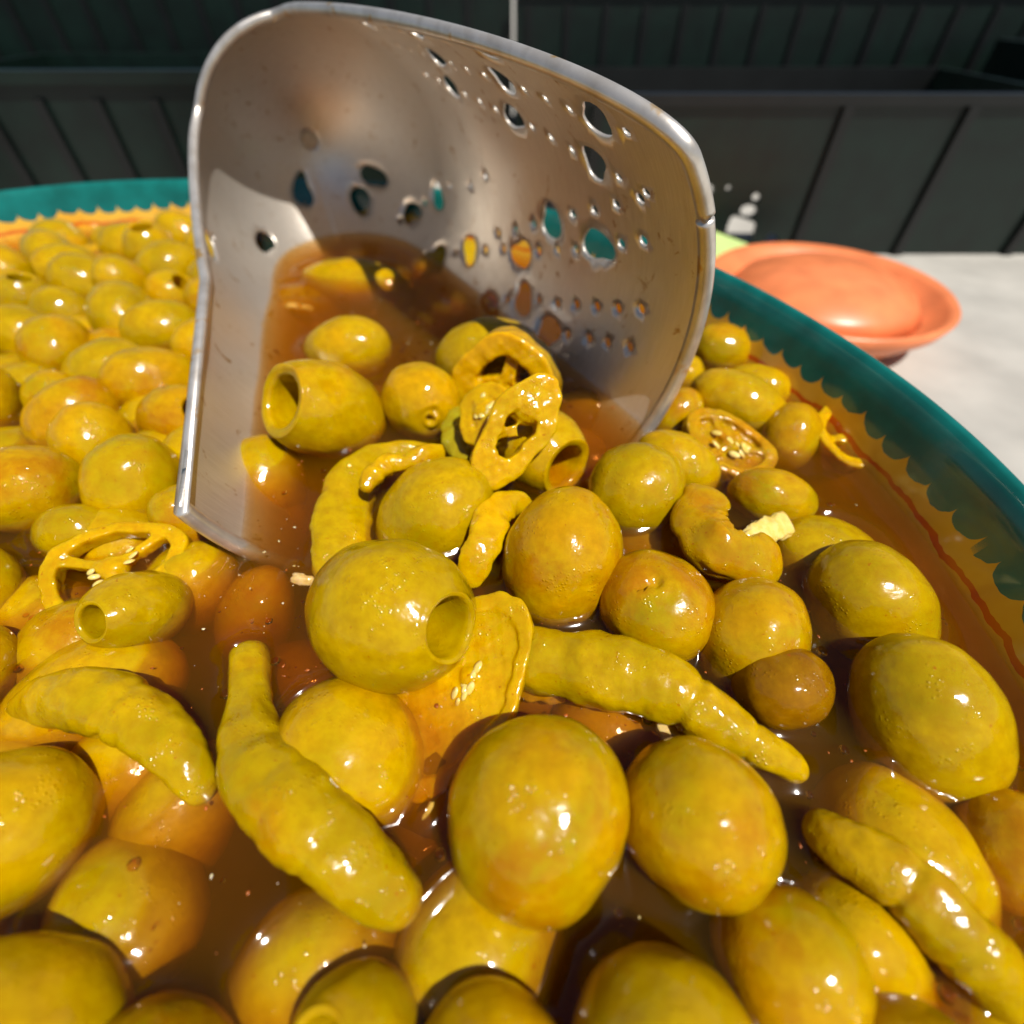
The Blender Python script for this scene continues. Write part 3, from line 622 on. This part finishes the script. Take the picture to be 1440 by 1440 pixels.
def ring(px, py, Z0, rx, ry, ang, normal, wall, thick, spokes, hub, mat, label, seeds=0, fill=0.0, step=2.2, cup=0.0, seed=1., gap=None, name='pepper_ring', lobes=.06, seedpos=None, rag=1.6):
    """a slice of pepper; rx, ry, wall, thick in pixels; ang turns it in its own plane; spokes are the inner membranes"""
    def f(X, Y, Z):
        Z = Z - cup * (X * X + Y * Y) / rx
        th = np.arctan2(Y, X); lb = 1 + lobes * np.cos(3 * th + seed) + .03 * np.cos(5 * th + seed * 2)
        e = np.hypot(X / rx, Y / ry) / lb; sc_ = min(rx, ry)
        r = (1 - e) * sc_
        d = np.maximum(np.abs(r - wall / 2) - wall / 2 + 3, np.abs(Z) - thick / 2 + 3)
        d = np.where((np.abs(r - wall / 2) - wall / 2 + 3 > 0) & (np.abs(Z) - thick / 2 + 3 > 0), np.hypot(np.abs(r - wall / 2) - wall / 2 + 3, np.abs(Z) - thick / 2 + 3), d) - 3
        for (a_, wd) in spokes:
            ca, sa = math.cos(a_), math.sin(a_); along = X * ca + Y * sa; acr = np.abs(-X * sa + Y * ca)
            sp = np.maximum(np.maximum(acr - wd, np.abs(Z) - thick * .33), np.maximum(-along, along - rx * .9)); sp = np.maximum(sp, (e - .9) * sc_); d = smin(d, sp, 7)
        if hub: d = smin(d, np.sqrt((X - hub[1]) ** 2 + (Y - hub[2]) ** 2 + (Z * 1.3) ** 2) - hub[0], 7)
        if fill: d = smin(d, np.maximum(np.abs(Z + 3) - fill, e * sc_ - sc_ + wall * .5), 4)
        if gap is not None:
            g0 = gap[0]; da = np.abs((th - g0 + math.pi) % (2 * math.pi) - math.pi); d = np.maximum(d, (gap[1] - da) * e * sc_)
        return d + 1.6 * vnoise(X, Y, Z, .11, seed) + rag * vnoise(X, Y, Z, .30, seed + 2) * np.clip(1.6 - 1.3 * e, .25, 1)
    ex = max(rx, ry) * 1.18; zt = thick * .8 + abs(cup) * ex + 6
    V, F = surfnet(f, (-ex, -ex, -zt), (ex, ex, zt), step)
    c = at(px, py, Z0); s = scale_at(c); k = cv(normal)
    i_ = cv((math.cos(ang), math.sin(ang), 0)); i_ -= k * (i_ @ k); i_ /= np.linalg.norm(i_); j_ = np.cross(k, i_)
    tr__ = lambda L: c + s * (L[:, :1] * i_ + L[:, 1:2] * j_ + L[:, 2:] * k)
    W = tr__(V)
    root = empty(name, c - np.array([0, 0, .5])); tag(root, label, 'pepper slice', 'sliced pepper rings')
    obj('flesh', W, F, M[mat], root); wet(W, F)
    for q in range(seeds):                                 # flat round seeds
        if seedpos: sx, sy = seedpos[0] + random.uniform(-1, 1) * seedpos[2], seedpos[1] + random.uniform(-1, 1) * seedpos[3]
        else: sx, sy = random.uniform(-.35, .35) * rx, random.uniform(-.35, .35) * ry
        t = np.linspace(0, 2 * math.pi, 16, endpoint=False); sr = random.uniform(6, 10)
        nrm = np.array([random.uniform(-.6, .6), random.uniform(-.6, .6), 1]); nrm /= np.linalg.norm(nrm); a1 = np.cross(nrm, [0, 1, 0]); a1 /= np.linalg.norm(a1); a2 = np.cross(nrm, a1)
        zz = thick * .3 + random.uniform(0, 4) + (seedpos[4] if seedpos else 0); ctr = np.array([sx, sy, zz]); L = [ctr + nrm * 2.2]
        for rr_, hh in ((.6, 1.9), (1, .5), (1, -.5), (.6, -1.9)): L += [ctr + sr * rr_ * (math.cos(a_) * a1 + .55 * math.sin(a_) * a2) + nrm * hh for a_ in t]
        L.append(ctr - nrm * 2.2); L = np.array(L); FF = [(0, 1 + i, 1 + (i + 1) % 16) for i in range(16)]
        for r_ in range(3): FF += [(1 + r_ * 16 + i, 17 + r_ * 16 + i, 17 + r_ * 16 + (i + 1) % 16, 1 + r_ * 16 + (i + 1) % 16) for i in range(16)]
        FF += [(65, 49 + (i + 1) % 16, 49 + i) for i in range(16)]
        obj('seed', tr__(L), FF, M['seed'], root)
    return root
ring(716, 532, 1.0, 74, 62, -.25, (-.22, -.50, .84), 29, 54, [(1.5, 9), (3.5, 8), (5.6, 8)], (13, 0, -6), 'pepper_flesh', 'upper sliced pepper ring, hollow, leaning on the steel wall', seed=1.3, rag=.9)
ring(686, 584, 1.5, 47, 38, 1.05, (-.35, .1, .93), 18, 28, [(.9, 9), (3.2, 9), (4.9, 9)], (24, 2, 4), 'pepper_flesh', 'middle sliced pepper ring with a lump of pulp at its heart', seeds=5, seed=2.2, seedpos=(4, 4, 14, 10, 3), rag=1.2)
ring(726, 606, 1.95, 92, 44, 1.0, (.10, -.15, .97), 24, 36, [(2.3, 7)], (28, 38, 3), 'pepper_flesh', 'lower long pepper slice with a ragged opening, draped over the pitted olive', seed=3.1, rag=1.3)
ring(648, 966, .28, 152, 82, 1.16, (-.22, .46, .86), 17, 20, [], (16, 18, -4), 'pepper_flesh', 'large oval translucent pepper slice with a row of seeds, below the biggest olive', seeds=9, fill=7, step=3.4, seed=4.0, seedpos=(10, -8, 30, 10, -1), lobes=.03)
ring(1022, 628, .35, 68, 50, -.75, (.1, .45, .88), 14, 22, [(.5, 6), (2.5, 6), (4.4, 6)], (14, 0, 0), 'pepper_amber', 'seeded pepper slice at the right below the glossy olive', seeds=10, fill=5, seed=5.0, lobes=.04)

ring(160, 800, .35, 92, 70, .5, (.1, .5, .85), 17, 26, [(.4, 7), (2.6, 7), (4.7, 7)], (20, 0, 0), 'pepper_flesh', 'round pepper slice floating at the far left', seeds=8, step=3, seed=6.1, rag=1.0)
ring(1200, 620, .35, 62, 46, 2.1, (-.1, .5, .85), 13, 22, [(.9, 6), (3.1, 6), (5.0, 6)], (14, 0, 0), 'pepper_flesh', 'small pepper slice floating near the right rim', seeds=6, seed=7.3, rag=1.0)

# ------------------------------------------------------------------ bits
def chunk(px, py, Z, sx, sy, sz, ang, mat, label, name, cat, group=None):
    c = at(px, py, Z); s = scale_at(c); bm = bmesh.new(); bmesh.ops.create_cube(bm, size=2)
    bmesh.ops.subdivide_edges(bm, edges=bm.edges[:], cuts=5, use_grid_fill=True)
    V = np.array([v.co[:] for v in bm.verts]); F = [[v.index for v in f.verts] for f in bm.faces]; bm.free()
    V = V * (.35 + .65 / np.linalg.norm(V, axis=1)[:, None] * 1.15); V *= (1 + .45 * nz(V, 1.1, px) + .2 * nz(V, 3, px + 4))[:, None]
    i_ = cv((math.cos(ang), math.sin(ang), 0)); k = cv((0, 0, 1)); j_ = np.cross(k, i_)
    W = c + s * (V[:, :1] * sx * i_ + V[:, 1:2] * sy * j_ + V[:, 2:] * sz * k)
    o = obj(name, W, F, M[mat], origin=c); tag(o, label, cat, group); wet(W, F)
chunk(425, 815, .05, 14, 8, 7, -.2, 'garlic', 'small white garlic chunk floating left of the largest pitted olive', 'garlic_piece', 'garlic')
chunk(933, 1026, .1, 8, 19, 5, .25, 'garlic', 'white garlic sliver floating below the long pepper', 'garlic_piece', 'garlic')
chunk(419, 431, .02, 18, 3.5, 2, -.15, 'seed', 'thin yellow pepper flake floating inside the cup', 'pepper_flake', 'pepper flake')
chunk(371, 466, .02, 6, 4, 2, .1, 'seed', 'tiny yellow flake floating at the left inside the cup', 'pepper_flake', 'pepper flake')
chunk(602, 1140, .02, 3, 13, 2, -.5, 'seed', 'thin pale fibre floating below the oval pepper slice', 'pepper_flake', 'pepper flake')

# ------------------------------------------------------------------ brine
def brine():
    st = .075
    xs = np.r_[np.arange(-40.5, -15, .5), np.arange(-15, 11, st)]; ys = np.r_[np.arange(-19, -1.6, .5), np.arange(-1.6, 33, st)]; X, Y = np.meshgrid(xs, ys, indexing='ij')
    dx, dy = X - C0[0], Y - C0[1]; rho = np.hypot(dx, dy) / rout(np.arctan2(dy, dx)); ins = rho < .974
    pin = sorted(PROF[:9]); fz = np.interp(rho, [p[0] for p in pin], [p[1] for p in pin]) - .12
    idx = -np.ones(X.shape, int); idx[ins] = np.arange(ins.sum()); nv = ins.sum()
    top = np.c_[X[ins], Y[ins], np.zeros(nv)]
    Vall = []; Fall = []; o_ = 0
    for V, F in WET:
        Vall += V.tolist(); Fall += [[i + o_ for i in f] for f in F]; o_ += len(V)
    tree = BVHTree.FromPolygons(Vall, Fall)
    near = (top[:, 1] < 30)
    h = np.zeros(nv)
    for i, p in enumerate(top):
        r = tree.find_nearest(Vector(p), .75)
        if r[0] is not None: h[i] = .27 * math.exp(-r[3] / .24)
    h += .012 * np.sin(top[:, 0] * 1.3 + np.sin(top[:, 1] * .9)) + .01 * np.sin(top[:, 1] * 1.7 + top[:, 0] * .6)
    top[:, 2] = h + .14
    bot = np.c_[X[ins], Y[ins], np.minimum(fz[ins], -.25)]
    Q = np.stack([idx[:-1, :-1], idx[1:, :-1], idx[1:, 1:], idx[:-1, 1:]], -1).reshape(-1, 4); Q = Q[(Q >= 0).all(1)]
    used = np.unique(Q); mp_ = -np.ones(nv, int); mp_[used] = np.arange(len(used)); Q = mp_[Q]; top, bot = top[used], bot[used]; nv = len(used)
    E = {}
    for q in Q.tolist():
        for a_, b_ in zip(q, q[1:] + q[:1]): E[(a_, b_)] = 1
    F = Q.tolist() + (Q[:, ::-1] + nv).tolist() + [[b_, a_, a_ + nv, b_ + nv] for (a_, b_) in E if (b_, a_) not in E]
    o = obj('brine', np.concatenate([top, bot]), F, M['brine'], origin=(C0[0], C0[1], 0))
    tag(o, 'cloudy orange-brown brine filling the bowl around the olives', 'brine', kind='stuff')
brine()

simple('chili_flake', (.38, .10, .01), .35, 300, .5)
m, n, b, out = newmat('oil'); M['oil'] = m; n.nodes.remove(b)
t1 = n.nodes.new('ShaderNodeBsdfTransparent'); t1.inputs[0].default_value = (.98, .80, .35, 1); g1_ = n.nodes.new('ShaderNodeBsdfGlossy'); g1_.inputs['Roughness'].default_value = .06
lw = N(n, 'ShaderNodeLayerWeight'); lw.inputs[0].default_value = .18; m2 = n.nodes.new('ShaderNodeMixShader')
n.links.new(lw.outputs['Fresnel'], m2.inputs[0]); n.links.new(t1.outputs[0], m2.inputs[1]); n.links.new(g1_.outputs[0], m2.inputs[2]); n.links.new(m2.outputs[0], out.inputs['Surface'])
def scatter(name, mat, n_, size, flat, label, cat, z0, seg=7, clump=.5):
    r_ = np.random.default_rng(n_); V = []; F = []; cl = [(r_.uniform(-18, 10), r_.uniform(-1, 28)) for _ in range(60)]
    for _ in range(n_):
        if r_.uniform() < clump: c_ = cl[int(r_.integers(60))]; x_, y_ = c_[0] + r_.normal() * .9, c_[1] + r_.normal() * .9
        else: x_, y_ = r_.uniform(-18, 10.5), r_.uniform(-1.5, 29)
        if math.hypot(x_ - C0[0], y_ - C0[1]) > BR - 1.2: continue
        q = size[0] * (size[1] / size[0]) ** r_.uniform(0, 1) ** 1.6; a0_ = r_.uniform(0, 6.3); el_ = r_.uniform(.45, 1) if flat < .5 else 1
        o_ = len(V); V.append((x_, y_, z0 + q * flat)); ring_ = []
        for k in range(seg):
            a_ = 2 * math.pi * k / seg; rr = q * (1 if flat >= .5 else r_.uniform(.6, 1.2)); xx, yy = rr * math.cos(a_), rr * el_ * math.sin(a_)
            V.append((x_ + xx * math.cos(a0_) - yy * math.sin(a0_), y_ + xx * math.sin(a0_) + yy * math.cos(a0_), z0))
        for k in range(seg):
            v_ = V[o_ + 1 + k]; V.append((x_ + (v_[0] - x_) * .75, y_ + (v_[1] - y_) * .75, z0 + q * flat * .7))
        V.append((x_, y_, z0 - q * .2))
        for k in range(seg):
            k2 = (k + 1) % seg; F += [(o_, o_ + 1 + seg + k, o_ + 1 + seg + k2), (o_ + 1 + seg + k, o_ + 1 + k, o_ + 1 + k2, o_ + 1 + seg + k2), (o_ + 1 + k2, o_ + 1 + k, o_ + 1 + 2 * seg)]
    o = obj(name, V, F, M[mat], origin=(0, 10, 0)); tag(o, label, cat, kind='stuff')
scatter('spice_flakes', 'chili_flake', 1500, (.015, .07), .3, 'tiny red-brown spice flakes floating on the brine', 'spice', .16)
scatter('garlic_crumbs', 'garlic', 500, (.012, .05), .3, 'tiny pale garlic crumbs floating on the brine', 'garlic', .16)
scatter('oil_beads', 'oil', 1300, (.02, .13), .5, 'small round oil beads on the brine', 'oil', .155, seg=12, clump=.75)

# ------------------------------------------------------------------ blurred things behind the bowl
def boxes(name, mat, L, parent=None, origin=None):
    V = []; F = []
    for x0, x1, y0, y1, z0, z1 in L:
        o_ = len(V); V += [(x, y, z) for z in (z0, z1) for x, y in ((x0, y0), (x1, y0), (x1, y1), (x0, y1))]
        F += [tuple(i + o_ for i in f) for f in ((0, 3, 2, 1), (4, 5, 6, 7), (0, 1, 5, 4), (1, 2, 6, 5), (2, 3, 7, 6), (3, 0, 4, 7))]
    return obj(name, V, F, mat, parent, origin=origin, smooth=False)
TZ = -5.5
CY = 43.0
def on_front(px, py):
    d = FW + RT * (px - 720) / FPX + UP * (720 - py) / FPX; P = CC + d * (CY / d[1]); return P[0], P[2]
crate = empty('plastic_crate', (15, CY, TZ)); tag(crate, 'blurred dark green plastic crate with openings, behind the bowl', 'crate')
def plate(name, mat, outline, hls, y0, y1, parent):
    pts = list(outline); polys = []
    nb = len(pts); ed = [(i, (i + 1) % nb) for i in range(nb)]
    for h in hls:
        polys.append(list(range(len(pts), len(pts) + len(h)))); pts += h[::-1]
    vo, e_, fa, ov, oe, of = geometry.delaunay_2d_cdt([Vector(p) for p in pts], ed, polys, 0, 1e-6)
    F = [list(f) for f, o_ in zip(fa, of) if not o_]; n_ = len(vo); E_ = {(a, b) for f in F for a, b in zip(f, f[1:] + f[:1])}
    V = [(v[0], y0, v[1]) for v in vo] + [(v[0], y1, v[1]) for v in vo]
    G = F + [[i + n_ for i in f[::-1]] for f in F] + [[b, a, a + n_, b + n_] for a, b in E_ if (b, a) not in E_]
    return obj(name, V, G, mat, parent, smooth=False)
def blob(px, py, rx, ry, n_=14, p_=1.0, rot=0.0):
    o = []
    for i in range(n_):
        a_ = 2 * math.pi * i / n_; x_ = math.copysign(abs(math.cos(a_)) ** p_, math.cos(a_)) * rx; y_ = math.copysign(abs(math.sin(a_)) ** p_, math.sin(a_)) * ry
        o.append(on_front(px + x_ * math.cos(rot) - y_ * math.sin(rot), py + x_ * math.sin(rot) + y_ * math.cos(rot)))
    return o
plate('front_panel', M['crate_plastic'], [(4, TZ + .01), (42, TZ + .01), (42, 4), (4, 4)],
      [blob(1043, 322, 20, 15, 20, .45, .35), blob(1053, 297, 12, 9), blob(1064, 278, 6, 6), blob(998, 268, 6, 8), blob(1084, 345, 9, 16, 16, .5, .3), blob(1025, 265, 4, 4)], CY, CY + .5, crate)
boxes('back_wall', M['dark_plastic'], [(4, 42, CY + 22, CY + 22.6, TZ + .01, 4)], crate)
boxes('side_wall', M['crate_plastic'], [(3.4, 3.99, CY, CY + 22.6, TZ + .01, 4)], crate)
boxes('side_wall', M['crate_plastic'], [(42.01, 42.6, CY, CY + 22.6, TZ + .01, 4)], crate)
boxes('rail', M['dark_plastic'], [(3.4, 42.6, CY - .3, CY + .8, 4.003, 4.6)], crate)
for x_ in (5.5, 22.5, 31, 40): boxes('upright', M['dark_plastic'], [(x_, x_ + .7, CY - .35, CY - .004, TZ + .01, 4)], crate)
def lathe(name, P, c, mat, parent=None, na=64):
    t = np.linspace(0, 2 * math.pi, na, endpoint=False); V = np.concatenate([np.c_[c[0] + r * np.cos(t), c[1] + r * np.sin(t), np.full(na, c[2] + z)] for r, z in P])
    F = [(j * na + i, j * na + (i + 1) % na, (j + 1) * na + (i + 1) % na, (j + 1) * na + i) for j in range(len(P) - 1) for i in range(na)]
    F += [tuple(range(na))[::-1], tuple((len(P) - 1) * na + i for i in range(na))]
    return obj(name, V, F, mat, parent)
dc = at(1150, 425, TZ + 1.5); dish = empty('orange_dish', (dc[0], dc[1], TZ)); tag(dish, 'blurred orange rounded dish on the right side beyond the teal rim', 'dish')
lathe('dish_body', [(4, .01), (5.2, .3), (6.8, 1.8), (7.1, 2.5), (6.9, 2.7), (6.5, 2.4), (5.4, 1.5), (.05, 1.3)], (dc[0], dc[1], TZ), M['terracotta'], dish)
lathe('filling', [(5.6, 1.7), (4.9, 2.6), (3, 3.4), (.05, 3.7)], (dc[0], dc[1], TZ), M['terracotta'], dish)
def poly_prism(name, P, z0, z1, mat, parent=None):
    n_ = len(P); V = [(x, y, z0) for x, y in P] + [(x, y, z1) for x, y in P]
    F = [tuple(range(n_))[::-1], tuple(range(n_, 2 * n_))] + [(i, (i + 1) % n_, n_ + (i + 1) % n_, n_ + i) for i in range(n_)]
    return obj(name, V, F, mat, parent, smooth=False)
BZ = TZ + 2.3
a0 = at(980, 316, BZ)[:2]; a1 = at(1052, 343, BZ)[:2]; a2 = at(1008, 366, BZ)[:2]; a3 = at(980, 366, BZ)[:2]
o = poly_prism('serving_board', [a3, a2, a1, a0], TZ + .004, BZ, M['board_lime']); tag(o, 'blurred pale lime block behind the teal bowl rim', 'board')

# two more crates along the back of the stall
for (x0, x1, y0, y1, zt, lb) in ((-46, -9, 44, 66, 5, 'dark crate standing behind the steel cup at the upper left'), (-95, -50, 30, 62, 6, 'dark crate at the far upper left corner'),
                                 (.4, 60, 72, 100, 9, 'tall dark crate behind the green one at the top right'), (-70, 0, 74, 104, 11, 'tall dark crate along the top edge'), (47, 90, 40, 66, 6, 'dark crate on the right side beyond the orange dish')):
    r_ = empty('plastic_crate', ((x0 + x1) / 2, (y0 + y1) / 2, TZ)); tag(r_, lb, 'crate', 'crates behind the bowl')
    boxes('crate_floor', M['dark_plastic'], [(x0 + .7, x1 - .7, y0 + .7, y1 - .7, TZ + .01, TZ + .5)], r_)
    for ax in ((x0, x1, y0, y0 + .6), (x0, x1, y1 - .6, y1), (x0, x0 + .6, y0 + .605, y1 - .605), (x1 - .6, x1, y0 + .605, y1 - .605)):
        boxes('panel', M['crate_plastic'], [(*ax, TZ + .01, zt)], r_)
    for k in range(int((x1 - x0) / 4)):
        boxes('rib', M['dark_plastic'], [(x0 + 1 + k * 4, x0 + 1.7 + k * 4, y0 - .3, y0 - .005, TZ + .3, zt - .8)], r_)
    boxes('rail', M['crate_plastic'], [(x0 - .3, x1 + .3, y0 - .4, y0 + .8, zt + .005, zt + .7)], r_)
